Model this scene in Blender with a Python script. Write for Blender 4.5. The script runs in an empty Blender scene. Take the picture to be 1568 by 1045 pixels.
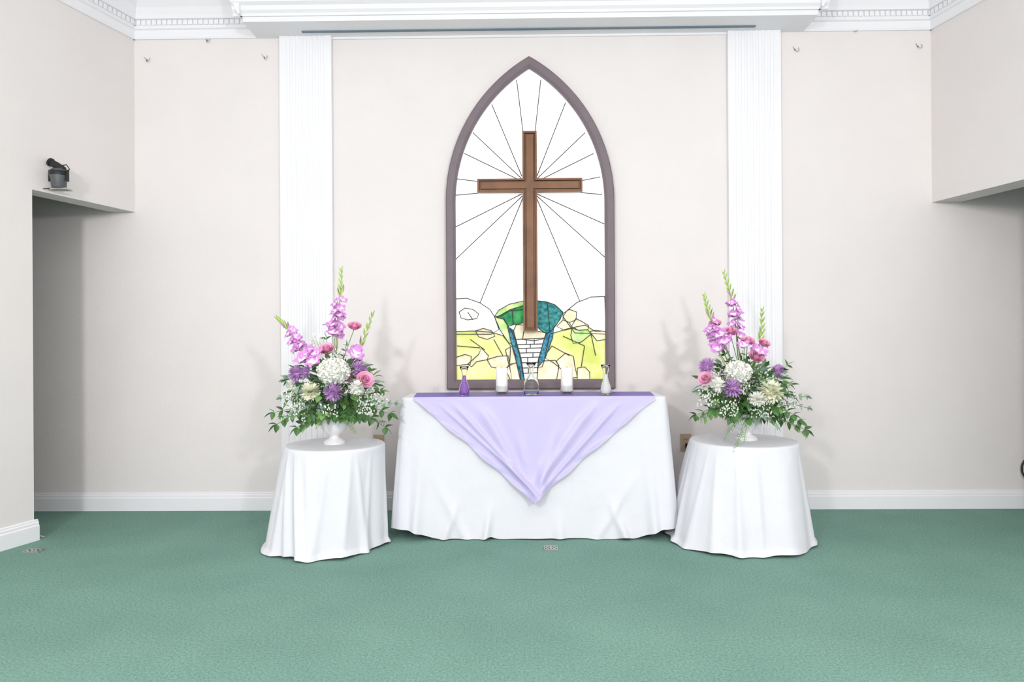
import bpy, bmesh, math, random
from math import sin, cos, pi, sqrt, atan2, tan
from mathutils import Vector, Matrix
random.seed(7)
R = random.random
def U(a, b): return a + (b - a) * R()

# ------------------------------------------------------------------ survey
H = 1.10            # camera height
D = 4.455           # back wall distance (y)
F = 1045.3          # focal length in units of a 1568-wide frame
YAW = 0.0139; ROLL = -0.0060
fwd = Vector((-sin(YAW), cos(YAW), 0)); right0 = Vector((cos(YAW), sin(YAW), 0)); up0 = Vector((0, 0, 1))
rgt = right0 * cos(ROLL) + up0 * sin(ROLL)
upv = -right0 * sin(ROLL) + up0 * cos(ROLL)
CAM = Vector((0, 0, H))
def ray(px, py):
    return fwd + rgt * ((px - 784) / F) + upv * ((522.5 - py) / F)
def at_y(px, py, Y):
    d = ray(px, py); return CAM + d * (Y / d.y)
def at_z(px, py, Z):
    d = ray(px, py); return CAM + d * ((Z - H) / d.z)

# ------------------------------------------------------------------ materials
def lin(c):
    return tuple(((x / 255) / 12.92 if x / 255 <= 0.04045 else ((x / 255 + 0.055) / 1.055) ** 2.4) for x in c) + (1,)
def mat(name, col, rough=0.6, var=0.06, nscale=12, bump=0.0, bscale=60, spec=0.5, sheen=0, metal=0, emit=0, trans=0, ior=1.45, col2=None, detail=4, bd=0.01):
    m = bpy.data.materials.new(name); m.use_nodes = True
    nt = m.node_tree; b = nt.nodes['Principled BSDF']
    c = lin(col)
    tc = nt.nodes.new('ShaderNodeTexCoord')
    nz = nt.nodes.new('ShaderNodeTexNoise'); nz.inputs['Scale'].default_value = nscale; nz.inputs['Detail'].default_value = detail
    nt.links.new(tc.outputs['Object'], nz.inputs['Vector'])
    cr = nt.nodes.new('ShaderNodeValToRGB')
    if col2 is None:
        a = tuple(max(0, x * (1 - var)) for x in c[:3]) + (1,); e = tuple(min(1, x * (1 + var)) for x in c[:3]) + (1,)
    else: a = c; e = lin(col2)
    cr.color_ramp.elements[0].color = a; cr.color_ramp.elements[1].color = e
    cr.color_ramp.elements[0].position = 0.35; cr.color_ramp.elements[1].position = 0.65
    nt.links.new(nz.outputs['Fac'], cr.inputs['Fac'])
    nt.links.new(cr.outputs['Color'], b.inputs['Base Color'])
    b.inputs['Roughness'].default_value = rough
    b.inputs['Metallic'].default_value = metal
    b.inputs['Specular IOR Level'].default_value = spec
    b.inputs['IOR'].default_value = ior
    b.inputs['Transmission Weight'].default_value = trans
    if sheen: b.inputs['Sheen Weight'].default_value = sheen
    if emit:
        nt.links.new(cr.outputs['Color'], b.inputs['Emission Color']); b.inputs['Emission Strength'].default_value = emit
    if bump:
        n2 = nt.nodes.new('ShaderNodeTexNoise'); n2.inputs['Scale'].default_value = bscale; n2.inputs['Detail'].default_value = 5
        nt.links.new(tc.outputs['Object'], n2.inputs['Vector'])
        bp = nt.nodes.new('ShaderNodeBump'); bp.inputs['Strength'].default_value = bump; bp.inputs['Distance'].default_value = bd
        nt.links.new(n2.outputs['Fac'], bp.inputs['Height']); nt.links.new(bp.outputs['Normal'], b.inputs['Normal'])
    return m
M_wall = mat('wall_paint', (230, 223, 222), 0.85, 0.012, 3, 0.10, 60, 0.2)
M_trim = mat('trim_white', (238, 236, 240), 0.5, 0.01, 3)
M_ceil = mat('ceiling_white', (242, 241, 242), 0.9, 0.01, 3)
M_frame = mat('window_frame_mauve', (118, 105, 112), 0.55, 0.05, 8)
M_lead = mat('lead_came', (74, 71, 67), 0.6, 0.05, 8, spec=0.2)
M_wood = mat('cross_wood', (122, 81, 52), 0.45, 0.16, 9, 0.1, 30)
M_wood2 = mat('cross_wood_dark', (76, 50, 32), 0.5, 0.12, 9)
M_cloth = mat('white_tablecloth', (224, 223, 229), 0.8, 0.008, 5, 0.4, 5, 0.12, sheen=0.05, bd=0.025)
M_lav = mat('lavender_satin', (196, 187, 225), 0.38, 0.015, 5, 0.3, 6, 0.4, sheen=0.15, bd=0.015)
M_lav_graze = mat('lavender_satin_graze_tone', (100, 82, 170), 0.45, 0.04, 6)  # same lavender cloth; its grazing-angle reflection is put into the colour
M_dark = mat('dark_plastic', (28, 28, 30), 0.45)
M_grey = mat('grey_plastic', (84, 86, 90), 0.4)
M_hook = mat('hook_metal', (140, 138, 132), 0.4)
M_bronze = mat('screen_slot', (104, 122, 136), 0.5)
M_beige = mat('outlet_beige', (190, 168, 140), 0.5)
M_metal = mat('brushed_metal', (185, 185, 180), 0.35, metal=0.7)
M_glass = mat('clear_glass', (252, 253, 253), 0.02, 0, 5, trans=1.0, ior=1.13)
M_glass2 = mat('decanter_glass', (250, 252, 252), 0.02, 0, 5, trans=1.0, ior=1.25)
M_pglass = mat('purple_sand', (156, 106, 196), 0.7, 0.1, 60)
M_wsand = mat('white_sand', (242, 240, 238), 0.8, 0.03, 60)
M_wax = mat('candle_wax', (247, 245, 240), 0.5, 0.01, 4)
M_urn = mat('white_urn_ceramic', (240, 239, 241), 0.35, 0.01, 4)
M_tabl = mat('table_wood', (120, 100, 80), 0.5)
G_dk = mat('leaf_dark', (74, 114, 60), 0.45, 0.25, 14)
G_md = mat('leaf_mid', (120, 158, 94), 0.5, 0.2, 14)
G_eu = mat('leaf_eucalyptus', (148, 174, 154), 0.6, 0.15, 14)
G_bud = mat('bud_green', (176, 200, 118), 0.5, 0.12, 20)
P_or = mat('petal_orchid', (214, 146, 214), 0.5, 0.12, 25)
P_th = mat('petal_throat', (248, 226, 244), 0.5, 0.05, 20)
P_ro = mat('petal_rose', (245, 180, 210), 0.5, 0.08, 25)
P_mu = mat('petal_purple', (204, 160, 214), 0.5, 0.12, 30)
P_wh = mat('petal_white', (250, 250, 243), 0.55, 0.02, 30)
P_cr = mat('petal_cream', (250, 248, 226), 0.55, 0.02, 30)
FM = [G_dk, G_md, G_eu, G_bud, P_or, P_th, P_ro, P_mu, P_wh, P_cr]

def carpet():
    m = bpy.data.materials.new('green_carpet'); m.use_nodes = True
    nt = m.node_tree; b = nt.nodes['Principled BSDF']; L = nt.links
    tc = nt.nodes.new('ShaderNodeTexCoord')
    n1 = nt.nodes.new('ShaderNodeTexNoise'); n1.inputs['Scale'].default_value = 110; n1.inputs['Detail'].default_value = 7; n1.inputs['Roughness'].default_value = 0.8
    n2 = nt.nodes.new('ShaderNodeTexNoise'); n2.inputs['Scale'].default_value = 2.2; n2.inputs['Detail'].default_value = 5
    for n in (n1, n2): L.new(tc.outputs['Object'], n.inputs['Vector'])
    r1 = nt.nodes.new('ShaderNodeValToRGB'); r1.color_ramp.elements[0].position = 0.3; r1.color_ramp.elements[1].position = 0.7
    r1.color_ramp.elements[0].color = lin((86, 128, 115)); r1.color_ramp.elements[1].color = lin((154, 188, 175))
    r2 = nt.nodes.new('ShaderNodeValToRGB'); r2.color_ramp.elements[0].position = 0.3; r2.color_ramp.elements[1].position = 0.7
    r2.color_ramp.elements[0].color = (0.86, 0.88, 0.88, 1); r2.color_ramp.elements[1].color = (1, 1, 1, 1)
    mx = nt.nodes.new('ShaderNodeMix'); mx.data_type = 'RGBA'; mx.blend_type = 'MULTIPLY'; mx.inputs[0].default_value = 1
    L.new(n1.outputs['Fac'], r1.inputs['Fac']); L.new(n2.outputs['Fac'], r2.inputs['Fac'])
    L.new(r1.outputs['Color'], mx.inputs[6]); L.new(r2.outputs['Color'], mx.inputs[7]); L.new(mx.outputs[2], b.inputs['Base Color'])
    b.inputs['Roughness'].default_value = 1; b.inputs['Specular IOR Level'].default_value = 0.1
    bp = nt.nodes.new('ShaderNodeBump'); bp.inputs['Strength'].default_value = 0.4; bp.inputs['Distance'].default_value = 0.01
    L.new(n1.outputs['Fac'], bp.inputs['Height']); L.new(bp.outputs['Normal'], b.inputs['Normal'])
    return m
M_carpet = carpet()

# ------------------------------------------------------------------ mesh builder
class MB:
    def __init__(s): s.v = []; s.f = []; s.m = []
    def add(s, vs, fs, mi=0, mtx=None):
        o = len(s.v)
        for p in vs:
            p = Vector(p)
            s.v.append(tuple(mtx @ p if mtx else p))
        for i, f in enumerate(fs):
            s.f.append(tuple(o + j for j in f)); s.m.append(mi[i] if isinstance(mi, list) else mi)
    def box(s, a, b, mi=0, mtx=None):
        x0, y0, z0 = a; x1, y1, z1 = b
        vs = [(x0,y0,z0),(x1,y0,z0),(x1,y1,z0),(x0,y1,z0),(x0,y0,z1),(x1,y0,z1),(x1,y1,z1),(x0,y1,z1)]
        s.add(vs, [(0,3,2,1),(4,5,6,7),(0,1,5,4),(1,2,6,5),(2,3,7,6),(3,0,4,7)], mi, mtx)
    def tube(s, pts, r, mi=0, sides=6, taper=None):
        pts = [Vector(p) for p in pts]; vs = []; n = len(pts)
        for i, p in enumerate(pts):
            t = (pts[min(i+1, n-1)] - pts[max(i-1, 0)]).normalized()
            ref = Vector((0, 1, 0)) if abs(t.y) < 0.9 else Vector((1, 0, 0))
            a = t.cross(ref).normalized(); b = t.cross(a)
            rr = r if taper is None else r + (taper - r) * i / (n - 1)
            for k in range(sides):
                g = 2 * pi * k / sides; vs.append(p + (a * cos(g) + b * sin(g)) * rr)
        fs = [(i*sides+k, i*sides+(k+1) % sides, (i+1)*sides+(k+1) % sides, (i+1)*sides+k) for i in range(n-1) for k in range(sides)]
        fs.append(tuple(range(sides))[::-1]); fs.append(tuple((n-1)*sides+k for k in range(sides)))
        s.add(vs, fs, mi)
    def lathe(s, prof, mi=0, mtx=None, seg=32):
        vs = []; n = len(prof)
        for r, z in prof:
            for k in range(seg):
                g = 2 * pi * k / seg; vs.append((r * cos(g), r * sin(g), z))
        fs = [(i*seg+k, i*seg+(k+1) % seg, (i+1)*seg+(k+1) % seg, (i+1)*seg+k) for i in range(n-1) for k in range(seg)]
        s.add(vs, fs, mi, mtx)
    def prism(s, poly, z0, z1, mi=0):
        n = len(poly)
        vs = [(x, y, z0) for x, y in poly] + [(x, y, z1) for x, y in poly]
        fs = [(i, (i+1) % n, n+(i+1) % n, n+i) for i in range(n)] + [tuple(range(n))[::-1], tuple(range(n, 2*n))]
        s.add(vs, fs, mi)
    def build(s, name, mats, smooth=False, parent=None, loc=None, recalc=True, autosm=None):
        me = bpy.data.meshes.new(name)
        off = Vector(loc) if loc is not None else Vector((0, 0, 0))
        me.from_pydata([tuple(Vector(p) - off) for p in s.v], [], s.f)
        for m in mats: me.materials.append(m)
        me.polygons.foreach_set('material_index', s.m)
        if recalc:
            bm = bmesh.new(); bm.from_mesh(me); bmesh.ops.recalc_face_normals(bm, faces=bm.faces); bm.to_mesh(me); bm.free()
        if smooth: me.polygons.foreach_set('use_smooth', [True] * len(me.polygons))
        me.update()
        ob = bpy.data.objects.new(name, me); bpy.context.collection.objects.link(ob); ob.location = off
        if parent:
            ob.parent = parent; ob.matrix_parent_inverse = Matrix.Translation(-parent.location)
        if autosm:
            md = ob.modifiers.new('es', 'EDGE_SPLIT'); md.split_angle = math.radians(autosm)
        return ob
def empty(name, loc):
    e = bpy.data.objects.new(name, None); e.location = loc; e.empty_display_size = 0.1
    bpy.context.collection.objects.link(e); return e

# ------------------------------------------------------------------ room
ZC = 3.42
mb = MB(); mb.box((-5.2, -3.5, -0.1), (5.2, D + 0.15, 0)); mb.build('floor', [M_carpet])
mb = MB(); mb.box((-5.2, -3.5, ZC), (5.2, D + 0.15, ZC + 0.1)); mb.build('ceiling', [M_ceil])
mb = MB(); mb.box((-4.6, D, 0), (4.6, D + 0.15, ZC)); mb.build('wall_back', [M_wall])

XL = at_y(207, 325, D).x; ZL = at_y(208, 325, D).z
XR = at_y(1427, 310, D).x; ZR = at_y(1427, 310, D).z
TL = 0.282; TR = 0.215
def left_x(Y): return XL - (D - Y) * TL
def right_x(Y): return XR + (D - Y) * TR
dj = ray(50.5, 522); sl = dj.x / dj.y
YJ = (XL - D * TL) / (sl - TL); YJR = 3.25
thL = 0.15; thR = 0.18
mb = MB()
mb.prism([(XL, D), (XL - thL, D), (left_x(YJ) - thL, YJ), (left_x(YJ), YJ)], ZL, ZC)
mb.prism([(left_x(YJ), YJ), (left_x(YJ) - thL, YJ), (left_x(-3.5) - thL, -3.5), (left_x(-3.5), -3.5)], 0, ZC)
mb.build('wall_left', [M_wall])
mb = MB()
mb.prism([(XR, D), (XR + thR, D), (right_x(YJR) + thR, YJR), (right_x(YJR), YJR)], ZR, ZC)
mb.prism([(right_x(YJR), YJR), (right_x(YJR) + thR, YJR), (right_x(-3.5) + thR, -3.5), (right_x(-3.5), -3.5)], 0, ZC)
mb.build('wall_right', [M_wall])
mb = MB(); mb.box((-4.6, 1.6, 0), (-4.45, D, ZC)); mb.box((-4.45, 1.6, 0), (left_x(1.7) - thL, 1.75, ZC)); mb.build('wall_left_alcove', [M_wall])
mb = MB(); mb.box((4.45, 1.6, 0), (4.6, D, ZC)); mb.box((right_x(1.7) + thR, 1.6, 0), (4.45, 1.75, ZC)); mb.build('wall_right_alcove', [M_wall])

def profile_run(mb, prof, p0, p1, n, mi=0):
    vs = []
    for p in (p0, p1):
        for o, z in prof: vs.append((p[0] + n[0] * o, p[1] + n[1] * o, z))
    k = len(prof)
    fs = [(i, i+1, k+i+1, k+i) for i in range(k-1)] + [tuple(range(k)), tuple(range(k, 2*k))[::-1]]
    fs.append((0, k, 2*k-1, k-1))
    mb.add(vs, fs, mi)
base_prof = [(0, 0), (0.018, 0), (0.018, 0.082), (0.013, 0.088), (0.013, 0.100), (0.008, 0.106), (0.008, 0.113), (0, 0.118)]
nl = Vector((1, -TL)).normalized(); nr = Vector((-1, -TR)).normalized()
mb = MB(); profile_run(mb, base_prof, (-4.45, D), (4.45, D), (0, -1)); mb.build('baseboard_back', [M_trim])
mb = MB(); profile_run(mb, base_prof, (left_x(YJ + 0.018), YJ + 0.018), (left_x(-3), -3), nl)
profile_run(mb, base_prof, (left_x(YJ), YJ), (left_x(YJ) - thL, YJ), (0, 1)); mb.build('baseboard_left', [M_trim])
mb = MB(); profile_run(mb, base_prof, (right_x(YJR), YJR), (right_x(-3), -3), nr)
mb.build('baseboard_right', [M_trim])

ZB = 3.095   # underside of beam / bottom of crown
crown = [(0, ZB), (0.012, ZB), (0.018, ZB + 0.012), (0.018, ZB + 0.055), (0.030, ZB + 0.062), (0.030, ZB + 0.112), (0.048, ZB + 0.118), (0.055, ZB + 0.14),
         (0.075, ZB + 0.18), (0.11, ZB + 0.22), (0.15, ZB + 0.245), (0.15, ZB + 0.27), (0.175, ZB + 0.28), (0.19, ZC), (0, ZC)]
def crown_run(mb, p0, p1, n):
    profile_run(mb, crown, p0, p1, n)
    p0 = Vector(p0); p1 = Vector(p1); L = (p1 - p0).length; t = (p1 - p0) / L; n = Vector(n)
    k = int(L / 0.034)
    for i in range(k):
        a = p0 + t * (i * 0.034 + 0.005); b = a + t * 0.025
        q = [a + n * 0.028, b + n * 0.028, b + n * 0.040, a + n * 0.040]
        mb.prism([(v.x, v.y) for v in q], ZB + 0.082, ZB + 0.112)
BX0 = at_y(394, 57, D).x; BX1 = at_y(1229, 43, D).x; BY = D - 0.235
mb = MB(); crown_run(mb, (XL, D), (BX0, D), (0, -1)); crown_run(mb, (BX1, D), (XR, D), (0, -1)); mb.build('trim_1', [M_trim])
mb = MB(); crown_run(mb, (XL, D), (left_x(-1), -1), nl); mb.build('trim_2', [M_trim])
mb = MB(); crown_run(mb, (XR, D), (right_x(-1), -1), nr); mb.build('trim_3', [M_trim])
mb = MB(); mb.box((BX0, BY, ZB), (BX1, D, ZC))
bp = [(0, ZB + 0.03), (0.012, ZB + 0.03), (0.016, ZB + 0.045), (0.03, ZB + 0.06), (0.035, ZB + 0.085), (0.055, ZB + 0.1), (0.055, ZB + 0.13), (0.09, ZB + 0.18), (0.12, ZB + 0.22), (0.13, ZC), (0, ZC)]
profile_run(mb, bp, (BX0 - 0.055, BY), (BX1 + 0.055, BY), (0, -1))
profile_run(mb, bp, (BX0, D), (BX0, BY - 0.05), (-1, 0)); profile_run(mb, bp, (BX1, D), (BX1, BY - 0.05), (1, 0))
a = at_y(462, 45, D - 0.1).x; b = at_y(1157, 33, D - 0.1).x
mb.box((a, D - 0.105, ZB - 0.006), (b, D - 0.085, ZB + 0.002), 1)
a = at_y(508, 53, D).x; b = at_y(1114, 40, D).x
mb.box((a, D - 0.012, ZB - 0.014), (b, D, ZB + 0.001), 0)
mb.build('trim_4', [M_trim, M_bronze])

def pilaster(name, px0, px1):
    x0 = at_y(px0, 300, D - 0.035).x; x1 = at_y(px1, 300, D - 0.035).x; W = x1 - x0
    pts = [(x0, D), (x0, D - 0.035)]
    nfl = 7; m = 0.04; pitch = (W - 2 * m) / nfl
    for i in range(nfl):
        a = x0 + m + i * pitch + pitch * 0.2; b = a + pitch * 0.6
        for k in range(9):
            g = pi * k / 8; pts.append(((a + b) / 2 - cos(g) * (b - a) / 2, D - 0.035 + sin(g) * 0.005))
    pts += [(x1, D - 0.035), (x1, D)]
    mb = MB(); mb.prism(pts, 0.0, ZB); mb.build(name, [M_trim])
pilaster('trim_5', 429, 508.5); pilaster('trim_6', 1116, 1197)

# ------------------------------------------------------------------ window
cx = at_y(811.5, 340, D).x; zb = at_y(812, 595.5, D).z; zs = at_y(812, 310, D).z
k = D / F
def arch(w, Rr, z0, n=28):
    pts = [(-w, z0)]
    c = w - Rr; top = math.acos((Rr - w) / Rr)
    for i in range(n + 1):
        a = top * i / n; pts.append((-(c + Rr * cos(a)), zs + Rr * sin(a)))
    for i in range(n - 1, -1, -1):
        a = top * i / n; pts.append((c + Rr * cos(a), zs + Rr * sin(a)))
    pts.append((w, z0)); return [(cx + x, z) for x, z in pts]
wo = 128 * k; Ro = 253.6 * k; fw = 14.5 * k
secs = [(0, 0.0), (0, 0.040), (0.008, 0.048), (0.045, 0.048), (fw - 0.006, 0.040), (fw, 0.032), (fw, 0.0)]
mb = MB(); vs = []
for o, d in secs:
    path = arch(wo - o, Ro - o, zb + o)
    vs += [(x, D - d, z) for x, z in path]
n = len(path); fs = []
for i in range(len(secs) - 1):
    for j in range(n): fs.append((i*n+j, i*n+(j+1) % n, (i+1)*n+(j+1) % n, (i+1)*n+j))
mb.add(vs, fs, 0)
win = empty('window_1', (cx, D, zb))
mb.build('frame', [M_frame], parent=win)
def glass(name, col, e=0.9, var=0.05, sc=25, col2=None): return mat(name, col, 0.4, var, sc, emit=e, col2=col2, spec=0.1)
GW = glass('glass_white', (255, 255, 255), 0.55, 0.0); GC = glass('glass_cloud', (250, 252, 242), 0.3, 0.03)
GY = glass('glass_yellow', (206, 216, 112), 0.25, 0.1, 6, (240, 238, 176)); GB = glass('glass_rock', (230, 218, 180), 0.2, 0.05, 14, (246, 240, 218))
GG = glass('glass_green', (18, 112, 80), 0.25, 0.3, 16, (78, 168, 96)); GT = glass('glass_teal', (20, 90, 100), 0.25, 0.3, 45, (80, 158, 154))
GL = glass('glass_light_green', (156, 204, 118), 0.25, 0.1, 14, (220, 234, 172)); GBl = glass('glass_blue', (28, 98, 128), 0.25, 0.3, 45, (90, 160, 180))
GP = glass('glass_path', (234, 236, 234), 0.25, 0.04)
gm = [GW, GC, GY, GB, GG, GT, GL, GBl, GP]
mb = MB(); pa = arch(wo - fw + 0.003, Ro - fw + 0.003, zb + fw - 0.003)
mb.add([(x, D - 0.006, z) for x, z in pa], [tuple(range(len(pa)))], 0)
leads = []
lay = [0]
def piece(mi, pts, line=True):
    lay[0] += 1; y = D - 0.008 - lay[0] * 0.0002
    mb.add([tuple(at_y(px, py, y)) for px, py in pts], [tuple(range(len(pts)))], mi)
    if line: leads.append(pts + [pts[0]])
piece(1, [(697,458),(715,457),(735,464),(750,474),(757,485),(764,505),(752,512),(697,512)])
piece(1, [(926,454),(905,455),(884,463),(868,476),(862,485),(880,510),(928,512)])
piece(2, [(697,508),(728,507),(752,509),(770,514),(782,530),(780,560),(784,583),(697,583)])
piece(2, [(842,512),(868,504),(896,498),(912,508),(928,507),(928,583),(880,583),(848,556),(834,548)])
piece(1, [(703,478),(712,472),(724,474),(733,481),(730,488),(716,490),(706,487)])
piece(3, [(728,507),(740,503),(753,507),(758,515),(746,520),(733,516)])
piece(3, [(697,548),(712,543),(722,546),(720,558),(697,560)])
piece(3, [(716,558),(733,543),(737,533),(748,545),(746,551),(730,554),(722,562)])
piece(3, [(746,551),(762,546),(778,545),(781,560),(770,566),(752,562)])
piece(3, [(778,560),(790,556),(796,566),(798,583),(782,583),(776,570)])
piece(3, [(774,536),(784,530),(790,545),(790,556),(779,558)])
piece(6, [(757,485),(772,489),(790,520),(789,532),(778,524),(766,506)])
piece(6, [(757,485),(764,475),(780,466),(802,461),(802,474),(780,476),(768,484)])
piece(4, [(760,486),(768,482),(782,474),(802,468),(802,498),(788,497),(778,500),(771,489)])
piece(5, [(822,461),(836,462),(850,467),(862,478),(858,489),(848,503),(838,512),(828,506),(822,500)])
piece(3, [(785,510),(790,498),(802,494),(802,508),(800,520),(788,520)])
piece(3, [(802,507),(822,507),(836,510),(833,519),(818,522),(800,520)])
piece(7, [(777,500),(786,506),(792,528),(798,550),(803,583),(797,583),(790,552),(784,530)])
piece(8, [(789,520),(834,518),(828,538),(824,552),(822,583),(803,583),(797,550),(791,528)])
piece(7, [(836,512),(848,504),(846,518),(838,540),(830,562),(823,564),(826,546),(832,524)])
piece(3, [(862,480),(872,474),(883,478),(882,490),(872,494),(862,490)])
piece(3, [(862,490),(872,494),(876,503),(864,506),(852,500)])
piece(3, [(882,488),(890,492),(902,499),(900,505),(886,506),(875,500)])
piece(6, [(876,503),(886,506),(900,505),(905,512),(890,524),(878,526),(874,514)])
piece(3, [(824,562),(832,553),(850,552),(856,560),(852,583),(822,583)])
piece(3, [(852,553),(866,541),(878,546),(880,560),(884,578),(852,583),(856,562)])
piece(3, [(884,564),(895,562),(903,570),(903,583),(884,583)])
piece(3, [(903,508),(912,506),(928,508),(928,520),(914,522)])
for yy in (528, 534, 541, 548, 556, 564, 572):
    f = (yy - 520) / 63; leads.append([(790 + 12 * f, yy), (832 - 10 * f, yy - 1)])
for (xa, ya, yb) in ((806, 520, 528), (818, 520, 528), (812, 528, 534), (806, 534, 541), (816, 541, 548), (808, 548, 556), (814, 556, 564), (809, 564, 572)):
    leads.append([(xa, ya), (xa, yb)])
rays = [((711,235),(798,277)),((724,203),(798,273)),((753,160),(799,270)),((791,122),(801,204)),((828,122),(819,204)),((866,157),(822,270)),((896,203),(823,273)),((909,235),(824,277)),
        ((700,274),(732,278)),((698,299),(732,296)),((889,277),(919,271)),((889,295),(922,298)),
        ((799,297),(697,348)),((800,300),(697,398)),((801,302),(735,464)),((822,297),(925,343)),((822,300),(926,394)),((822,304),(888,462)),
        ((716,478),(724,490)),((862,515),(895,530)),((905,512),(912,545)),((845,530),(872,545)),((720,520),(742,536)),((756,520),(770,545)),((700,530),(735,533)),
        ((868,476),(884,463)),((895,530),(890,562)),((845,530),(838,540)),((838,463),(842,508)),((784,475),(786,498))]
leads += [list(r) for r in rays]
mb.build('glass_panels', gm, parent=win, recalc=False)
lb = MB()
for l in leads: lb.tube([at_y(px, py, D - 0.0165) for px, py in l], 0.0028, 0, 5)
lb.build('lead_cames', [M_lead], parent=win)

# ------------------------------------------------------------------ cross
cxv = at_y(811, 290, D).x
ztop = at_y(809, 203, D - 0.04).z; zbot = at_y(812, 508, D - 0.04).z
za = at_y(811, 275, D - 0.04).z; zc = at_y(811, 296, D - 0.04).z
hw = 11 * k * 0.99; hl = 80 * k * 0.99
out = [(-hw, zbot), (hw, zbot), (hw, zc), (hl, zc), (hl, za), (hw, za), (hw, ztop), (-hw, ztop), (-hw, za), (-hl, za), (-hl, zc), (-hw, zc)]
bm = bmesh.new()
f = bm.faces.new([bm.verts.new((cxv + x, D - 0.045, z)) for x, z in out])
bm.normal_update()
if f.normal.y > 0: f.normal_flip()
r = bmesh.ops.extrude_face_region(bm, geom=[f]); 
bmesh.ops.translate(bm, verts=[v for v in r['geom'] if isinstance(v, bmesh.types.BMVert)], vec=(0, -0.03, 0))
ff = [g for g in r['geom'] if isinstance(g, bmesh.types.BMFace)][0]
def ins(f, t, d, mi):
    rr = bmesh.ops.inset_region(bm, faces=[f], thickness=t, depth=0, use_even_offset=True)
    for g in rr['faces']: g.material_index = 0
    if d:
        rr = bmesh.ops.inset_region(bm, faces=[f], thickness=0.003, depth=0, use_even_offset=True)
        for g in rr['faces']: g.material_index = mi
        bmesh.ops.translate(bm, verts=list(f.verts), vec=(0, d, 0))
ins(ff, 0.012, 0.012, 1)
ins(ff, 0.006, -0.009, 1)
me = bpy.data.meshes.new('wooden_cross'); bmesh.ops.recalc_face_normals(bm, faces=bm.faces); bm.to_mesh(me); bm.free()
me.materials.append(M_wood); me.materials.append(M_wood2)
ob = bpy.data.objects.new('wooden_cross', me); bpy.context.collection.objects.link(ob)
mb = MB(); mb.box((cxv - 0.03, D - 0.046, zc + 0.03), (cxv + 0.03, D - 0.018, zc + 0.06)); mb.box((cxv - 0.03, D - 0.046, zbot + 0.1), (cxv + 0.03, D - 0.018, zbot + 0.14))
o2 = mb.build('mounting_blocks', [M_wood]); o2.parent = ob

# ------------------------------------------------------------------ draped tables
def drape(name, cont, center, ztop, hem, disp, levels=60, mats=None, parent=None, top=None):
    n = len(cont); vs = []; rr = 0.014
    for fr in (0.3, 0.6, 0.85, 0.96):
        for (x, y, nx, ny) in cont:
            x -= nx * rr; y -= ny * rr
            vs.append((center[0] + (x - center[0]) * fr, center[1] + (y - center[1]) * fr, ztop))
    for a in (0, 30, 60, 90):
        g = math.radians(a)
        for (x, y, nx, ny) in cont:
            o = rr * (sin(g) - 1); vs.append((x + nx * o, y + ny * o, ztop - rr * (1 - cos(g))))
    for l in range(1, levels + 1):
        s = l / levels
        for i, (x, y, nx, ny) in enumerate(cont):
            z1 = hem(i, x, y); z = ztop - rr - (ztop - rr - z1) * s
            o = disp(i, x, y, nx, ny, s); vs.append((x + nx * o, y + ny * o, z))
    rows = 8 + levels; fs = [tuple(range(n))[::-1]]
    for r_ in range(rows - 1):
        for j in range(n): fs.append((r_*n+j, r_*n+(j+1) % n, (r_+1)*n+(j+1) % n, (r_+1)*n+j))
    m = MB(); m.add(vs, fs, 0)
    ob = m.build(name, mats or [M_cloth], smooth=True, parent=parent)
    return ob
ZT = 0.787
yF = 3.80; yBk = 4.11
fl = at_y(613.5, 607, yF).x; fr_ = at_y(1022, 607, yF).x; AX = (fl + fr_) / 2; HWd = (fr_ - fl) / 2
def rrect(x0, x1, y0, y1, r, step=0.008):
    out = []
    def seg(p, q, nn):
        L = math.dist(p, q); m = max(1, int(L / step))
        for i in range(m):
            t = i / m; out.append((p[0] + (q[0]-p[0])*t, p[1] + (q[1]-p[1])*t, nn[0], nn[1]))
    def arc(c, a0, a1):
        m = 10
        for i in range(m):
            a = math.radians(a0 + (a1 - a0) * i / m); out.append((c[0] + r*cos(a), c[1] + r*sin(a), cos(a), sin(a)))
    seg((x0 + r, y0), (x1 - r, y0), (0, -1)); arc((x1 - r, y0 + r), -90, 0)
    seg((x1, y0 + r), (x1, y1 - r), (1, 0)); arc((x1 - r, y1 - r), 0, 90)
    seg((x1 - r, y1), (x0 + r, y1), (0, 1)); arc((x0 + r, y1 - r), 90, 180)
    seg((x0, y1 - r), (x0, y0 + r), (-1, 0)); arc((x0 + r, y0 + r), 180, 270)
    return out
def sm(a, b, x):
    t = max(0, min(1, (x - a) / (b - a))); return t * t * (3 - 2 * t)
def gs(x, w): return math.exp(-(x / w) ** 2)
def fold(u, s):      # u in metres from altar centre
    f = 0.005 * sin(u * 11 + 0.6 + 0.8 * s) + 0.003 * sin(u * 19 + 2 - 1.4 * s) + 0.0015 * sin(u * 37 + 1)
    f += 0.032 * gs(abs(u) - 0.60 - 0.06 * s, 0.032) * s
    f += 0.030 * gs(u + 0.27 - 0.12 * (1 - s), 0.022) * sm(0.70, 1, s)
    f += 0.018 * gs(u - 0.14 + 0.05 * (1 - s), 0.03) * sm(0.75, 1, s)
    f += 0.028 * gs(u - 0.50 + 0.30 * (1 - s), 0.024) * sm(0.6, 1, s)
    f += 0.020 * gs(u + 0.50 - 0.30 * (1 - s), 0.024) * sm(0.6, 1, s)
    f += 0.012 * gs(u - 0.34 - 0.5 * (1 - s), 0.03) * sm(0.4, .8, s)
    f += 0.012 * gs(u + 0.38 + 0.4 * (1 - s), 0.03) * sm(0.4, .8, s)
    return f * (0.15 + s)
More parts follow.
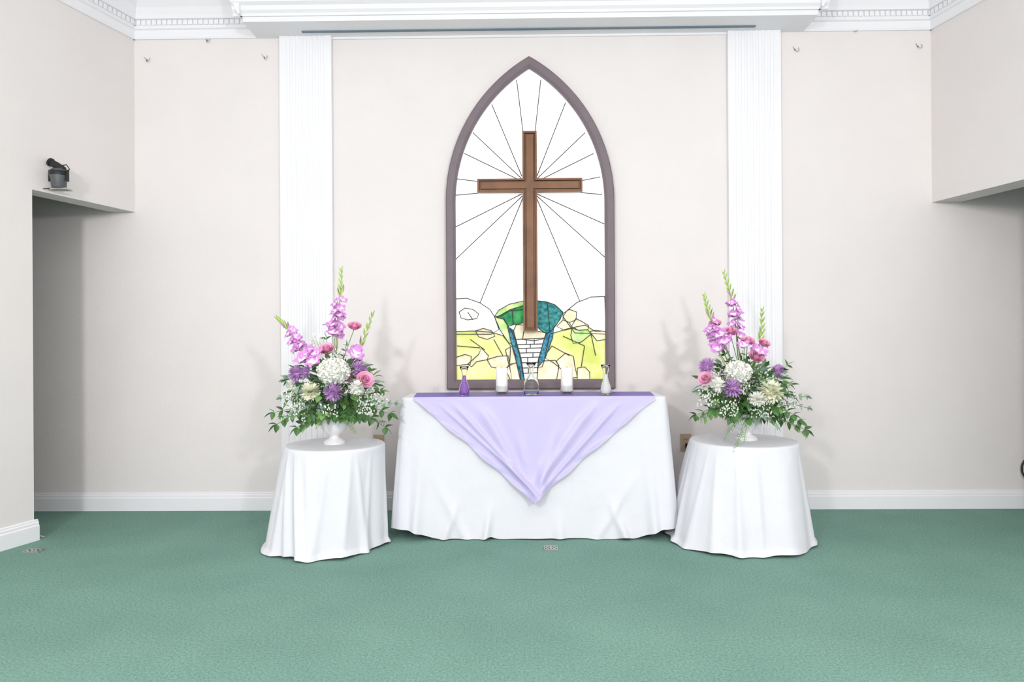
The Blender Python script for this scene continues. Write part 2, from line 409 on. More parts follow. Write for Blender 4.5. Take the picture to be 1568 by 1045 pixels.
def adisp(i, x, y, nx, ny, s):
    u = x - AX
    if ny < -0.5: return 0.028 * s + fold(u, s) + sm(HWd - 0.06, HWd, abs(u)) * 0.03 * s
    if ny > 0.5: return 0.02 * s
    return 0.054 * s ** 0.9 + 0.010 * s * sin((y - yF) * 26 + 1)
def ahem(i, x, y):
    u = abs(x - AX)
    h = 0.003 + 0.003 * (1 + sin(x * 9)) + 0.055 * sm(0.52, HWd, u) + 0.014 * gs(x - AX + 0.25, 0.03) + 0.014 * gs(x - AX - 0.5, 0.03)
    h += 0.06 * sm(yF, yF + 0.25, y) * (1 if u > HWd - 0.03 else 0)
    return h if y < yBk - 0.03 else 0.09
alt = empty('altar_table', (AX, (yF + yBk) / 2, 0))
drape('tablecloth', rrect(fl, fr_, yF, yBk, 0.03), (AX, (yF + yBk) / 2), ZT, ahem, adisp, parent=alt)
mb = MB(); mb.box((fl + 0.02, yF + 0.02, ZT - 0.03), (fr_ - 0.02, yBk - 0.02, ZT - 0.004))
for sx in (fl + 0.22, fr_ - 0.26):
    for sy in (yF + 0.06, yBk - 0.08): mb.box((sx, sy, 0), (sx + 0.04, sy + 0.04, ZT - 0.03))
mb.build('table_frame', [M_tabl], parent=alt)
# overlay: diagonal satin square, front point hanging
xl = at_y(634, 609, yF).x; xr = at_y(1002, 609, yF).x; xt = at_y(817, 769, yF - 0.03).x; zt = at_y(817, 769, yF - 0.045).z
mb = MB(); NU = 130; NV = 90; vs = []
for j in range(NV + 1):
    t = j / NV
    xa = xl + (xt - xl) * t; xb = xr + (xt - xr) * t
    for i in range(NU + 1):
        q = i / NU
        xa2 = xa + (0.008 * sin(t * 19) + 0.016 * sin(pi * t)) * (1 - t); xb2 = xb + (0.009 * sin(t * 17 + 2) - 0.006 * sin(pi * t)) * (1 - t)
        x = xa2 + (xb2 - xa2) * q
        z = ZT - 0.012 - (ZT - 0.012 - zt) * t - 0.008 * sin(pi * q) * sin(pi * t) * (1 - t)
        s = (ZT - 0.014 - z) / (ZT - 0.014); s = max(0, s)
        y = yF - 0.028 * s - fold(x - AX, s) - 0.014
        e = min(q, 1 - q) * (xb - xa)
        dz = ZT - z; u = x - AX
        g = 0.016 * gs(u + 0.32 - dz * 0.55, 0.035) + 0.015 * gs(u - 0.36 + dz * 0.72, 0.03) + 0.024 * gs(u - 0.03 - 0.03 * dz, 0.03) * sm(0.5, 0.95, t)
        g += 0.012 * gs(u - 0.18 + dz * 0.3, 0.028) * sm(0.1, 0.6, t) + 0.011 * gs(u + 0.15 - dz * 0.28, 0.028) * sm(0.1, 0.6, t)
        g += 0.013 * gs(u - 0.50 + dz * 0.9, 0.02) + 0.013 * gs(u + 0.47 - dz * 0.9, 0.02) + 0.010 * gs(u + 0.56 - dz * 1.1, 0.014)
        y -= g * sm(0, 0.2, t) + 0.010 * t
        y -= 0.020 * gs(e, 0.025) * (0.5 + 0.5 * sin(t * 24 + (3 if q > .5 else 0))) * sm(0, .12, t)
        vs.append((x, y, z))
fs = [(j*(NU+1)+i, j*(NU+1)+i+1, (j+1)*(NU+1)+i+1, (j+1)*(NU+1)+i) for j in range(NV) for i in range(NU)]
mb.add(vs, fs, 0)
vs = []; rows = [(yF - 0.014, ZT - 0.012), (yF - 0.010, ZT - 0.002), (yF, ZT + 0.004), (yF + 0.02, ZT + 0.006)] + [(yF + 0.02 + (yBk - yF - 0.04) * i / 6, ZT + 0.006) for i in range(1, 7)]
for r_, (y, z) in enumerate(rows):
    g = (y - yF) * 0.10
    for i in range(NU + 1):
        q = i / NU; vs.append((xl - g + (xr - xl + 2 * g) * q, y, z))
fs = [(j*(NU+1)+i, j*(NU+1)+i+1, (j+1)*(NU+1)+i+1, (j+1)*(NU+1)+i) for j in range(len(rows) - 1) for i in range(NU)]
mi = [0 if j < 2 else 1 for j in range(len(rows) - 1) for i in range(NU)]  # flat top rows take the painted grazing-angle tone
mb.add(vs, fs, mi)
mb.build('satin_overlay_cloth', [M_lav, M_lav_graze], smooth=True)

# round side tables
def side_table(name, c, z, Rt, flA, flB, flF, seed):
    rnd = random.Random(seed); N = 360
    ph = [rnd.uniform(0, 6.28) for _ in range(6)]
    ridges = [(rnd.uniform(0, 2*pi), rnd.uniform(0.05, 0.09), rnd.uniform(0.018, 0.036), rnd.uniform(-0.25, 0.25)) for _ in range(15)]
    cont = [(c[0] + Rt * cos(2*pi*i/N), c[1] + Rt * sin(2*pi*i/N), cos(2*pi*i/N), sin(2*pi*i/N)) for i in range(N)]
    def disp(i, x, y, nx, ny, s):
        g = 2 * pi * i / N
        f = flF * abs(ny) + (flA if nx < 0 else flB) * abs(nx)
        w = 0.009 * sin(5 * g + ph[0] + 0.5 * s) + 0.006 * sin(8 * g + ph[1]) + 0.002 * sin(17 * g + ph[2] - s)
        for (gc, wd, am, sh) in ridges:
            dg = (g - gc - sh * (s - 0.3) + pi) % (2*pi) - pi
            side = 1 - 0.6 * abs(nx)
            w += am * 0.88 * gs(dg, wd * (0.6 + 0.7 * s)) * side
        pool = 0.020 * sm(0.94, 1.0, s) * (0.5 + 0.5 * sin(4 * g + ph[5]))
        return f * s ** 0.9 + w * s ** 0.7 + pool
    def hem(i, x, y):
        g = 2 * pi * i / N
        return 0.006 + 0.010 * (1 + sin(7 * g + ph[1])) * 0.5
    e = empty(name, (c[0], c[1], 0))
    drape('tablecloth', cont, c, z, hem, disp, parent=e)
    m = MB(); T = Matrix.Translation((c[0], c[1], 0))
    m.lathe([(0, z - 0.03), (Rt - 0.02, z - 0.03), (Rt - 0.02, z - 0.004), (0, z - 0.004)], 0, T)
    m.lathe([(0, z - 0.03), (0.03, z - 0.03), (0.03, 0.05), (0.16, 0.015), (0.16, 0), (0, 0)], 0, T)
    m.build('pedestal', [M_tabl], parent=e)
YLt = 3.72; YRt = 3.80
cl = at_y(513, 680, YLt); cr_ = at_y(1138, 680, YRt)
ZS = 0.545
side_table('draped_side_table', (cl.x, YLt), ZS, 0.27, 0.088, -0.008, 0.018, 3)
side_table('draped_side_table', (cr_.x, YRt), ZS, 0.290, 0.110, 0.058, 0.045, 14)

# ------------------------------------------------------------------ things on the altar
def obj_at(px, y): return at_y(px, 600, y).x
zt_ = ZT + 0.0065
def bud_vase(px, y, sand, hgt=0.165):
    x = obj_at(px, y); T = Matrix.Translation((x, y, zt_)) @ Matrix.Scale(hgt / 0.165, 4)
    m = MB()
    pr = [(0.001, 0), (0.024, 0), (0.030, 0.012), (0.031, 0.028), (0.026, 0.05), (0.017, 0.075), (0.0125, 0.1), (0.0125, 0.115), (0.018, 0.14), (0.027, 0.165)]
    inn = [(r - 0.002, z + (0.003 if i < 2 else 0)) for i, (r, z) in enumerate(pr)][::-1]
    inn[-1] = (0.001, 0.004)
    m.lathe(pr + inn, 0, T)
    sp = [(0.0005, 0.005), (0.0205, 0.005), (0.027, 0.013), (0.028, 0.028), (0.0232, 0.05), (0.0145, 0.075), (0.0098, 0.098), (0.0095, 0.112), (0.0005, 0.114)]
    m.lathe(sp, 1, T)
    m.build('bud_vase', [M_glass, sand], smooth=True, loc=(x, y, zt_))
bud_vase(711, 3.86, M_pglass); bud_vase(927.5, 3.86, M_wsand, 0.17)
def candle(px, y):
    x = obj_at(px, y); T = Matrix.Translation((x, y, zt_)); m = MB()
    m.lathe([(0.0005, 0.016), (0.033, 0.016), (0.034, 0.018), (0.034, 0.148), (0.032, 0.152), (0.028, 0.150), (0.0005, 0.149)], 0, T)
    m.lathe([(0.001, 0), (0.036, 0), (0.037, 0.002), (0.037, 0.05), (0.0355, 0.05), (0.0352, 0.015), (0.001, 0.015)], 1, T)
    m.tube([(x, y, zt_ + 0.147), (x + 0.001, y, zt_ + 0.158)], 0.0012, 2)
    m.build('pillar_candle', [M_wax, M_glass, M_dark], smooth=True, loc=(x, y, zt_), autosm=40)
candle(768.5, 3.93); candle(868, 3.93)
x = obj_at(813.5, 3.86); m = MB(); T = Matrix.Translation((x, 3.86, zt_))
pr = [(0.001, 0), (0.034, 0), (0.040, 0.008), (0.044, 0.03), (0.044, 0.055), (0.036, 0.085), (0.018, 0.105), (0.013, 0.12), (0.013, 0.145), (0.020, 0.165), (0.031, 0.185)]
inn = [(max(0.001, r - 0.003), z + (0.006 if i < 2 else 0)) for i, (r, z) in enumerate(pr)][::-1]
m.lathe(pr + inn, 0, T, 40); m.build('glass_decanter', [M_glass2], smooth=True, loc=(x, 3.86, zt_))

# ------------------------------------------------------------------ flowers
def frame(pos, d, roll=0):
    d = Vector(d).normalized(); ref = Vector((0, 0, 1)) if abs(d.z) < 0.95 else Vector((1, 0, 0))
    a = d.cross(ref).normalized(); b = a.cross(d)
    M_ = Matrix((a, d, b)).transposed().to_4x4()
    return Matrix.Translation(pos) @ M_ @ Matrix.Rotation(roll, 4, 'Y')
def leaf(mb, pos, d, L, W, mi, droop=0.25, roll=None, pw=0.8, n=6):
    vs = []
    for i in range(n + 1):
        t = i / n; w = W * 0.5 * max(0.03, sin(pi * t ** pw)) if i < n else 0.0005
        z = -droop * L * t * t
        for c, f in ((-1, 0.22), (0, 0), (1, 0.22)): vs.append((c * w, L * t, z + f * w))
    fs = [(i*3+j, i*3+j+1, (i+1)*3+j+1, (i+1)*3+j) for i in range(n) for j in range(2)]
    mb.add(vs, fs, mi, frame(pos, d, U(-0.6, 0.6) if roll is None else roll))
def ball_core(mb, pos, r, mi):
    mb.lathe([(r * max(0.01, sin(pi * i / 8)), -r * cos(pi * i / 8)) for i in range(9)], mi, Matrix.Translation(pos), 12)
def floret(mb, pos, d, S, ca=4, cb=5):
    M0 = frame(pos, d, U(0, 6)); n = 5
    for k_ in range(6):
        vs = []; g = 2 * pi * k_ / 6; sc = 1.0 if k_ % 2 else 0.88; tw = U(-0.1, 0.1)
        for i in range(n + 1):
            t = i / n; ax = S * sc * (0.15 + 0.75 * t - 0.25 * t ** 3); r_ = S * sc * (0.06 + 0.75 * t ** 1.7)
            hw_ = S * 0.36 * sin(pi * (0.12 + 0.78 * t))
            for c in (-1, 0, 1):
                rf = U(-0.06, 0.06) * S * t
                v = Vector((c * hw_, ax + rf + (0.08 * S * t if c else 0), r_))
                vs.append(Matrix.Rotation(g + tw, 3, 'Y') @ v)
        fs = [(i*3+j, i*3+j+1, (i+1)*3+j+1, (i+1)*3+j) for i in range(n) for j in range(2)]
        mb.add(vs, fs, [cb if i < 2 or (i == 2 and k_ % 2) else ca for i in range(n) for j in range(2)], M0)
def mum(mb, pos, d, Rr, mi, layers=7, wf=0.26):
    M0 = frame(pos, d); ball_core(mb, pos, Rr * 0.45, mi)
    for l in range(layers):
        th = (0.12 + 1.75 * l / (layers - 1)); cnt = max(4, int(4 + 17 * sin(min(th, pi / 2))))
        for k_ in range(cnt):
            g = 2 * pi * (k_ + 0.5 * (l % 2)) / cnt + U(-0.1, 0.1); tt = th + U(-0.08, 0.08)
            dd = Vector((sin(tt) * cos(g), cos(tt), sin(tt) * sin(g)))
            p = dd * Rr * 0.28
            wd = M0.to_3x3() @ dd; wp = M0 @ p
            leaf(mb, wp, wd, Rr * U(0.66, 0.8), Rr * wf, mi, droop=-0.12, pw=1.3, n=4)
def hyd(mb, pos, Rr, mi, cnt=150):
    ball_core(mb, pos, Rr * 0.8, mi)
    for i in range(cnt):
        z = 1 - 2 * (i + 0.5) / cnt; g = i * 2.39996; rr = sqrt(1 - z * z)
        d = Vector((rr * cos(g), rr * sin(g), z)); p = Vector(pos) + Vector((d.x, d.y, d.z * 0.85)) * Rr * U(0.84, 0.95)
        M0 = frame(p, d, U(0, 3))
        for k_ in range(4):
            q = M0.to_3x3() @ (Matrix.Rotation(k_ * pi / 2, 3, 'Y') @ Vector((1, 0.35, 0)))
            leaf(mb, p, q, Rr * 0.24, Rr * 0.24, mi, droop=0.1, n=3)
def rose(mb, pos, d, Rr, mi):
    M0 = frame(pos, d)
    for l in range(5):
        rr = Rr * (0.28 + 0.18 * l); cnt = 3 + (l > 1) + (l > 3); h = 1.25 - 0.13 * l
        for k_ in range(cnt):
            g0 = 2 * pi * k_ / cnt + l * 1.1; vs = []; A = 5; B = 4; half = 1.15 * pi / cnt
            for a in range(A + 1):
                for b in range(B + 1):
                    t = b / B; q = (a / A) * 2 - 1; g = g0 + q * half
                    r_ = rr * (0.45 + 0.6 * t ** 0.7) + (0.16 * Rr * t ** 4 if l > 1 else 0)
                    y = (t * h - 0.5) * Rr * (1 - 0.18 * q * q) 
                    vs.append((r_ * cos(g), y, r_ * sin(g)))
            fs = [(a*(B+1)+b, a*(B+1)+b+1, (a+1)*(B+1)+b+1, (a+1)*(B+1)+b) for a in range(A) for b in range(B)]
            mb.add(vs, fs, mi, M0)
def crom(pts, n):
    P = [pts[0]] + pts + [pts[-1]]; out = []
    S_ = len(pts) - 1
    for i in range(n + 1):
        u = i / n * S_; j = min(int(u), S_ - 1); t = u - j
        a, b, c, d = P[j], P[j+1], P[j+2], P[j+3]
        out.append(0.5 * ((2*b) + (c-a)*t + (2*a-5*b+4*c-d)*t*t + (3*b-a-3*c+d)*t**3))
    return out
def glad(mb, pts, f0, f1, nf, S=0.045):
    c = crom(pts, 40); mb.tube(c, 0.0045, 3, 6, taper=0.0015)
    for i in range(nf):
        t = f0 + (f1 - f0) * i / max(1, nf - 1); j = int(t * 40); p = c[j]
        side = -1 if i % 2 else 1; tan_ = (c[min(40, j+1)] - c[j-1]).normalized()
        d = Vector((side * U(0.5, 0.95), -U(0.5, 1.0), 0.15)) + tan_ * 0.6
        s = S * (1.1 - 0.45 * t)
        floret(mb, p + d.normalized() * 0.006, d, s * 1.15)
        leaf(mb, p, d + tan_, s * 0.7, s * 0.3, 3)
    nb = 11; 
    for i in range(nb):
        t = f1 + 0.03 + (0.99 - f1 - 0.03) * i / (nb - 1); j = min(39, int(t * 40)); p = c[j]
        tan_ = (c[j+1] - c[j-1]).normalized(); side = -1 if i % 2 else 1
        d = tan_ + Vector((side * 0.38, -0.2, 0)); L = 0.05 * (1.15 - 0.6 * (t - f1) / (1 - f1))
        for rl in (0, 1.57): leaf(mb, p, d, L, L * 0.28, 3, droop=-0.12, roll=rl)
        if i < 3: leaf(mb, p + d * 0.015, d, L * 0.9, L * 0.3, 4, droop=-0.1)
def branch(mb, a, b, sag, mi, L, W, n=9, r=0.0016, pw=0.8):
    a = Vector(a); b = Vector(b); pts = []
    for i in range(n + 1):
        t = i / n; p = a.lerp(b, t); p.z += sag * (sin(pi * t * 0.5) - t) ; pts.append(p)
    mb.tube(pts, r, 1, 4)
    for i in range(2, n + 1):
        tn = (pts[i] - pts[i-1]).normalized()
        sd = tn.cross(Vector((0, -1, 0.3))).normalized()
        for s_ in (-1, 1):
            d = sd * s_ * 0.9 + tn * 0.6 + Vector((0, U(-.3, .1), U(-.2, .2))); leaf(mb, pts[i], d, L * (1.1 - 0.4 * i / n) * U(.85, 1.1), W * U(.8, 1.1), mi, pw=pw)
    leaf(mb, pts[-1], tn, L, W, mi, pw=pw)
def gyp(mb, pos, rad, cnt, base):
    for i in range(cnt):
        d = Vector((U(-1, 1), U(-1, 0.3), U(-1, 1))); p = Vector(pos) + Vector((d.x * rad, d.y * rad * 0.5, d.z * rad * 0.8))
        s = U(0.0026, 0.0042)
        for k_ in range(5):
            g = 2 * pi * k_ / 5 + i
            leaf(mb, p, (cos(g), -0.5, sin(g)), s * 1.6, s * 1.6, 8, n=2, droop=-0.3)
        if i % 3 == 0: mb.tube([p, Vector(base).lerp(p, 0.6)], 0.0006, 1, 3)

def arrangement(c, Yc, glads, heads, greens, gyps, ferns, ball, seed):
    random.seed(seed)
    e = empty('flower_arrangement', (c[0], Yc, ZS))
    m = MB(); T = Matrix.Translation((c[0], Yc, ZS))
    m.lathe([(0.001, 0), (0.058, 0), (0.060, 0.008), (0.052, 0.018), (0.030, 0.028), (0.022, 0.040), (0.026, 0.048), (0.045, 0.058), (0.066, 0.078), (0.078, 0.105), (0.082, 0.128),
             (0.088, 0.138), (0.090, 0.146), (0.084, 0.150), (0.076, 0.145), (0.07, 0.12), (0.001, 0.10)], 0, T, 40)
    m.build('urn', [M_urn], smooth=True, parent=e, autosm=50)
    base = Vector((c[0], Yc, ZS + 0.13))
    g = MB()
    bc = at_y(ball[0], ball[1], Yc - 0.02); rx, rz = ball[2] * Yc / F, ball[3] * Yc / F; ry = rx * 0.8
    for i in range(620):
        th = U(0, 2 * pi); z = U(-1, 1); rr = sqrt(1 - z * z); d = Vector((rr * cos(th), rr * sin(th), z))
        q = U(0.35, 0.92); p = bc + Vector((d.x * rx, d.y * ry, d.z * rz)) * q
        if p.y > 4.3: continue
        dd = d + Vector((U(-.5, .5), U(-.5, .3), U(-.5, .2)))
        mi = random.choice([0, 0, 1, 1, 2, 2]); L = U(0.035, 0.065); leaf(g, p, dd, L, L * U(0.5, 0.7), mi, droop=U(0, .4))
    for i in range(14):
        p = base.lerp(bc, 0.3); th = 2 * pi * i / 14
        g.tube([base, bc + Vector((cos(th) * rx * .5, sin(th) * ry * .5, U(0, rz * .4)))], 0.002, 1, 4)
    for (px, py, dy, kind) in greens:
        tip = at_y(px, py, Yc + dy)
        st = base.lerp(bc, U(0.2, 0.7))
        if kind == 'e': branch(g, st, tip, 0.06, 2, 0.034, 0.030, 9)
        if kind == 'd': branch(g, st, tip, 0.06, 0, 0.060, 0.036, 7)
        if kind == 'm': branch(g, st, tip, 0.05, 1, 0.048, 0.028, 8)
    for (px, py, dy) in ferns:
        tip = at_y(px, py, Yc + dy); st = base + Vector(((tip.x - c[0]) * 0.3, dy * 0.6, 0.03))
        branch(g, st, tip, 0.07, 1, 0.026, 0.006, 16)
    g.build('foliage', FM, parent=e, recalc=False)
    f = MB()
    for pts, f0, f1, nf in glads:
        glad(f, [base.lerp(bc, .5)] + [at_y(px, py, Yc + dy) for px, py, dy in pts], f0, f1, nf)
    for (kd, px, py, dy, r_) in heads:
        p = at_y(px, py, Yc + dy); d = Vector((p.x - bc.x, -0.16, (p.z - bc.z) + 0.03)); Rr = r_ * Yc / F
        if kd == 'H': hyd(f, p, Rr, 8); 
        elif kd == 'C': mum(f, p, d, Rr, 9, 8, 0.36)
        elif kd == 'W': mum(f, p, d, Rr, 8, 7, 0.34)
        elif kd == 'M': mum(f, p, d, Rr, 7)
        elif kd == 'R': rose(f, p, d * 0.6 + Vector((0, -0.12, 0.08)), Rr, 6)
        elif kd == 'G': floret(f, p, d, Rr)
        f.tube([p + Vector((0, 0.005, -0.004)), bc.lerp(p, 0.3)], 0.002, 1, 4)
    for (px, py, dy, rad, cnt) in gyps: gyp(f, at_y(px, py, Yc + dy), rad * Yc / F, cnt, bc)
    f.build('blooms', FM, parent=e, recalc=False, smooth=False)

arrangement((cl.x - 0.002,), YLt,
  [([(514,545,0),(516,500,-.02),(521,455,0),(523,412,0)], 0.42, 0.72, 9),
   ([(482,565,-.04),(458,535,-.05),(444,508,-.03),(424,487,-.02)], 0.45, 0.74, 7),
   ([(535,560,0),(548,540,0),(562,505,.02),(571,480,.02)], 0.40, 0.52, 2)],
  [('H',511,569,-.20,23),('C',476,600,-.20,15),('W',546,594,-.2,12),('W',447,590,-.12,10),('M',510,601,-.23,15),('M',455,573,-.12,14),('M',549,566,-.12,14),('M',468,571,-.14,10),
   ('R',559,582,-.17,11),('R',543,500,0,9),('R',500,535,-.1,10),('R',530,577,-.1,8),
   ('G',470,555,-.15,19),('G',484,560,-.18,18),('G',476,545,-.12,17),('G',541,549,-.1,18),('G',512,517,-.06,17),('G',508,505,-.05,15),('G',520,490,-.03,15),('G',463,538,-.08,16),('G',486,548,-.14,15),('G',545,540,-.06,13),('G',460,526,-.06,13)],
  [(420,632,-.05,'d'),(432,610,0,'e'),(424,650,-.1,'d'),(440,585,0,'m'),(455,655,-.1,'d'),(605,618,0,'e'),(596,634,-.05,'d'),(590,655,-.08,'d'),(583,600,0,'m'),(570,640,-.15,'d'),
   (575,615,-.1,'e'),(450,630,-.2,'e'),(520,640,-.25,'d'),(495,635,-.25,'m'),(545,640,-.22,'d'),(470,640,-.22,'d'),(565,570,.05,'m'),(500,520,.05,'m'),(530,530,.05,'e'),(440,640,-.12,'m')],
  [(450,612,-.18,16,80),(566,608,-.15,16,80),(486,522,-.02,12,50),(455,625,-.2,12,50),(505,628,-.24,12,30),(560,625,-.2,12,40),(585,612,-.08,10,30),(520,545,-.1,12,30)],
  [(462,660,-.2),(486,652,-.22),(588,648,-.1),(543,660,-.2),(430,640,-.1)], (510,594,78,50), 11)
arrangement((at_y(1143, 660, YRt).x,), YRt,
  [([(1130,545,0),(1127,505,-.02),(1121,460,0),(1108,417,0)], 0.42, 0.70, 8),
   ([(1108,555,-.04),(1096,525,-.04),(1088,490,-.02),(1078,452,-.01)], 0.40, 0.70, 7),
   ([(1152,560,0),(1160,540,0),(1166,505,.02),(1167,475,.02)], 0.45, 0.58, 3)],
  [('H',1130,570,-.2,19),('C',1179,601,-.18,19),('W',1100,590,-.2,12),('W',1158,611,-.22,12),('M',1122,595,-.22,15),('M',1083,562,-.1,14),('M',1191,570,-.08,12),
   ('R',1080,580,-.14,9),('R',1145,523,-.06,9),('R',1118,508,-.05,9),('R',1158,547,-.1,10),('R',1170,526,-.02,8),('R',1095,496,-.02,8),
   ('G',1092,512,-.05,16),('G',1105,520,-.08,17),('G',1112,530,-.1,17),('G',1126,490,-.04,16),('G',1160,545,-.08,16),('G',1122,472,-.02,13),('G',1138,535,-.1,14),('G',1102,540,-.1,15)],
  [(1068,600,0,'e'),(1066,636,-.05,'d'),(1080,640,-.15,'m'),(1234,608,0,'e'),(1236,625,0,'e'),(1232,658,-.05,'d'),(1215,635,-.15,'d'),(1205,560,0,'m'),(1210,590,-.05,'m'),(1222,645,-.1,'d'),
   (1120,640,-.25,'d'),(1145,640,-.24,'d'),(1175,640,-.22,'e'),(1095,630,-.22,'d'),(1195,625,-.18,'m'),(1140,520,.05,'m'),(1165,570,.05,'e'),(1110,545,.02,'d')],
  [(1083,610,-.16,16,80),(1115,625,-.24,14,60),(1165,625,-.22,16,70),(1205,612,-.12,16,60),(1160,575,-.1,14,40),(1100,575,-.12,12,40),(1140,598,-.22,10,30)],
  [(1126,690,-.26),(1110,672,-.24),(1140,672,-.25),(1234,668,-.1),(1192,655,-.2),(1070,640,-.1)], (1140,596,74,50), 23)

# ------------------------------------------------------------------ small fixtures
random.seed(5)
def hook(px, py):
    p = at_y(px, py, D); m = MB()
    m.lathe([(0.0005, 0.004), (0.005, 0.004), (0.006, 0), (0.0005, 0)], 0, Matrix.Translation(p) @ Matrix.Rotation(pi / 2, 4, 'X'), 12)
    pts = [p + Vector((0, -0.003, 0))]
    for i in range(11):
        a = pi * 1.2 * i / 10; pts.append(p + Vector((0.018 * (1 - cos(a)) * 0.6, -0.006 - 0.012 * sin(a * .8), -0.018 * sin(a))))
    m.tube(pts, 0.0016, 0, 6)
    m.tube([p, p + Vector((-0.016, -0.008, 0.018))], 0.0014, 0, 5)
    m.build('wall_hook', [M_hook], smooth=True)
for q in ((225,92),(317,62),(405,88),(1217,76),(1306,46),(1405,71)): hook(*q)

def outlet(px, py, cable):
    p = at_y(px, py, D); m = MB()
    m.box((p.x - 0.034, D - 0.006, p.z - 0.056), (p.x + 0.034, D, p.z + 0.056), 0)
    for dz in (-0.022, 0.022):
        m.box((p.x - 0.016, D - 0.009, p.z + dz - 0.014), (p.x + 0.016, D - 0.006, p.z + dz + 0.014), 0)
        for dx in (-0.006, 0.006): m.box((p.x + dx - 0.0015, D - 0.0095, p.z + dz - 0.005), (p.x + dx + 0.0015, D - 0.009, p.z + dz + 0.006), 1)
    if cable:
        m.box((p.x - 0.006, D - 0.035, p.z - 0.034), (p.x + 0.016, D - 0.009, p.z - 0.004), 1)
        m.tube([(p.x + 0.005, D - 0.03, p.z - 0.03), (p.x - 0.002, D - 0.04, p.z - 0.08), (p.x - 0.02, D - 0.05, p.z - 0.14), (p.x - 0.03, D - 0.05, p.z - 0.25), (p.x - 0.02, D - 0.04, 0.006), (p.x + 0.1, D - 0.05, 0.006)], 0.003, 1, 6)
    m.build('wall_outlet', [M_beige, M_dark])
outlet(1050, 678, True); outlet(580, 679, False)
def floor_plate(px, py, w, h):
    p = at_z(px, py, 0); m = MB()
    m.box((p.x - w, p.y - h, 0), (p.x + w, p.y + h, 0.006), 0)
    for sx in (-0.5, 0.5):
        for i in range(3):
            for j in range(3):
                a = p.x + sx * w + (i - 1) * w * 0.26; b = p.y + (j - 1) * h * 0.5
                if (i + j) % 2 == 0: m.box((a - w * .09, b - h * .15, 0.006), (a + w * .09, b + h * .15, 0.0075), 1)
    m.build('floor_outlet', [M_metal, M_grey])
floor_plate(843.5, 840.5, 0.036, 0.036); floor_plate(52, 845, 0.045, 0.03)
p = at_z(66, 823, 0.004); m = MB()
m.tube([p + Vector((-0.09, 0.03, 0)), p + Vector((-0.03, 0.02, 0)), p + Vector((0.01, 0.0, 0)), p + Vector((-0.01, -0.05, 0)), p + Vector((-0.06, -0.09, 0))], 0.004, 0, 6)
m.build('floor_cable', [M_trim], smooth=True)
# black cable coil hung low on the alcove wall (right edge)
p = at_y(1585, 718, D - 0.02); m = MB()
for q, (rr_, oy) in enumerate(((0.085, 0), (0.082, 0.006), (0.087, -0.006))):
    m.tube([p + Vector((rr_ * cos(2*pi*i/32), oy, rr_ * 1.0 * sin(2*pi*i/32))) for i in range(33)], 0.0045, 0, 8)
m.box((p.x - 0.015, D - 0.03, p.z + 0.07), (p.x + 0.015, D, p.z + 0.088), 0)
m.tube([p + Vector((0.0, 0, -0.08)), p + Vector((0.02, 0, -0.2)), Vector((p.x + 0.03, D - 0.03, 0.006)), Vector((p.x + 0.3, D - 0.1, 0.006))], 0.0045, 0, 6)
m.build('cable_coil', [M_dark], smooth=True)
dd = ray(90, 268); sl = dd.x / dd.y; Yw = (XL - D * TL + 0.075) / (sl - TL)
c = Vector((sl * Yw, Yw, at_y(90, 270, Yw).z)); m = MB(); T = Matrix.Translation(c)
nl3 = Vector((nl.x, nl.y, 0))
m.box((-0.045, -0.012, -0.076), (0.05, 0.045, -0.068), 2, T)
m.tube([c + Vector((0, 0.0, -0.07)), c - nl3 * 0.085 + Vector((0, 0, -0.07))], 0.008, 2, 8)
m.lathe([(0.001, -0.068), (0.034, -0.068), (0.038, -0.06), (0.040, -0.02), (0.046, 0.0), (0.046, 0.03), (0.03, 0.042), (0.001, 0.044)], 1, T, 28)
m.lathe([(0.0462, 0.002), (0.049, 0.004), (0.049, 0.024), (0.0462, 0.028)], 0, T, 28)
Th = T @ Matrix.Translation((-0.012, 0, 0.062)) @ Matrix.Rotation(math.radians(-62), 4, 'Y')
m.lathe([(0.001, -0.05), (0.014, -0.05), (0.017, -0.03), (0.020, 0.0), (0.020, 0.03), (0.024, 0.032), (0.024, 0.045), (0.018, 0.045), (0.001, 0.04)], 0, Th, 24)
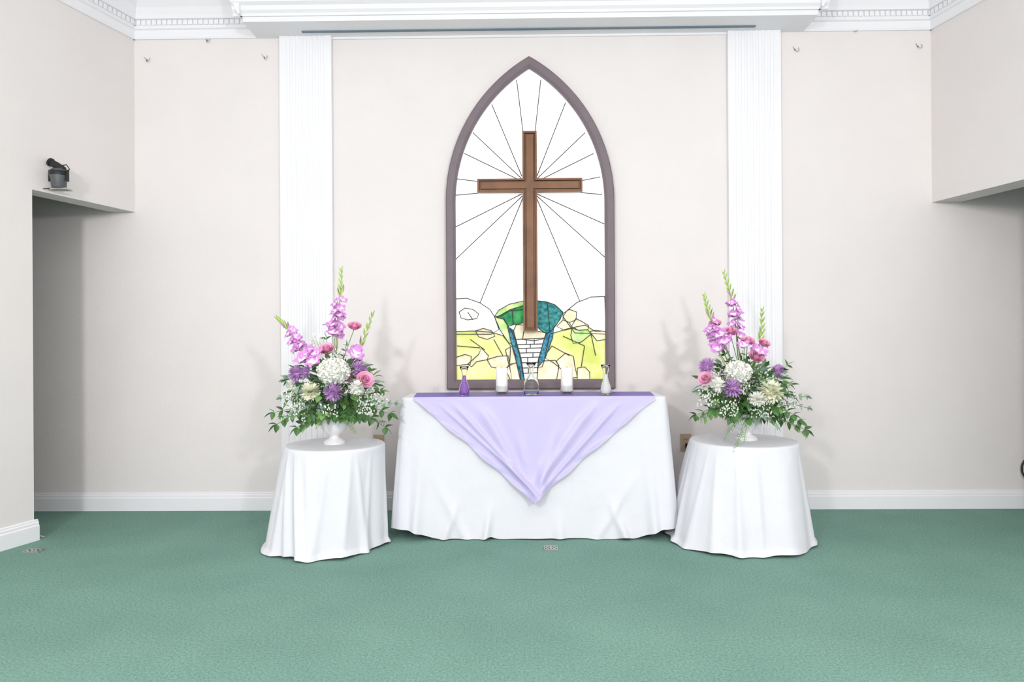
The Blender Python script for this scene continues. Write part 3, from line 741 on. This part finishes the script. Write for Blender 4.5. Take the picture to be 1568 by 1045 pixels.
for sx in (-1, 1): m.box((sx * 0.05 - 0.004, -0.01, -0.03), (sx * 0.05 + 0.004, 0.01, 0.035), 0, T)
m.tube([c + Vector((0.01, 0, 0.06)), c + Vector((0.045, 0, 0.065)), c + Vector((0.062, 0, 0.04)), c + Vector((0.045, 0, 0.02))], 0.003, 0, 6)
m.tube([c + Vector((-0.03, 0, -0.065)), c + Vector((-0.07, -0.01, -0.072)), c + Vector((-0.11, -0.03, -0.078))], 0.003, 0, 6)
m.build('wall_spotlight', [M_dark, M_grey, M_metal], smooth=True, autosm=35)

# ------------------------------------------------------------------ lights
def area(name, loc, target, sx, sy, e, col=(1, 1, 1)):
    l = bpy.data.lights.new(name, 'AREA'); l.shape = 'RECTANGLE'; l.size = sx; l.size_y = sy; l.energy = e; l.color = col
    o = bpy.data.objects.new(name, l); o.location = loc; o.rotation_euler = (Vector(target) - Vector(loc)).to_track_quat('-Z', 'Y').to_euler()
    bpy.context.collection.objects.link(o)
area('softbox_light', (-1.6, -1.2, 2.3), (-2.5, 4, 1.3), 0.3, 0.3, 76, (1, 0.985, 0.985))
area('softbox_light', (1.7, -1.2, 2.3), (2.5, 4, 1.3), 0.3, 0.3, 76, (1, 0.985, 0.985))
area('added_overhead_fill', (0, 0.5, 3.38), (0, 0.5, 0), 4.5, 1.2, 46, (1, 0.985, 0.99))  # unseen fill added overhead to brighten the room and near floor
w = bpy.data.worlds.new('World'); bpy.context.scene.world = w; w.use_nodes = True
w.node_tree.nodes['Background'].inputs[0].default_value = (1.0, 0.98, 1.0, 1); w.node_tree.nodes['Background'].inputs[1].default_value = 1.8
try:
    bpy.context.scene.view_settings.view_transform = 'Standard'
except Exception: pass

# ------------------------------------------------------------------ camera
cd = bpy.data.cameras.new('camera'); cd.lens = 24; cd.sensor_width = 36; cd.clip_start = 0.05
co = bpy.data.objects.new('camera', cd); bpy.context.collection.objects.link(co)
Mx = Matrix((rgt, upv, -fwd)).transposed().to_4x4(); Mx.translation = CAM
co.matrix_world = Mx
bpy.context.scene.camera = co
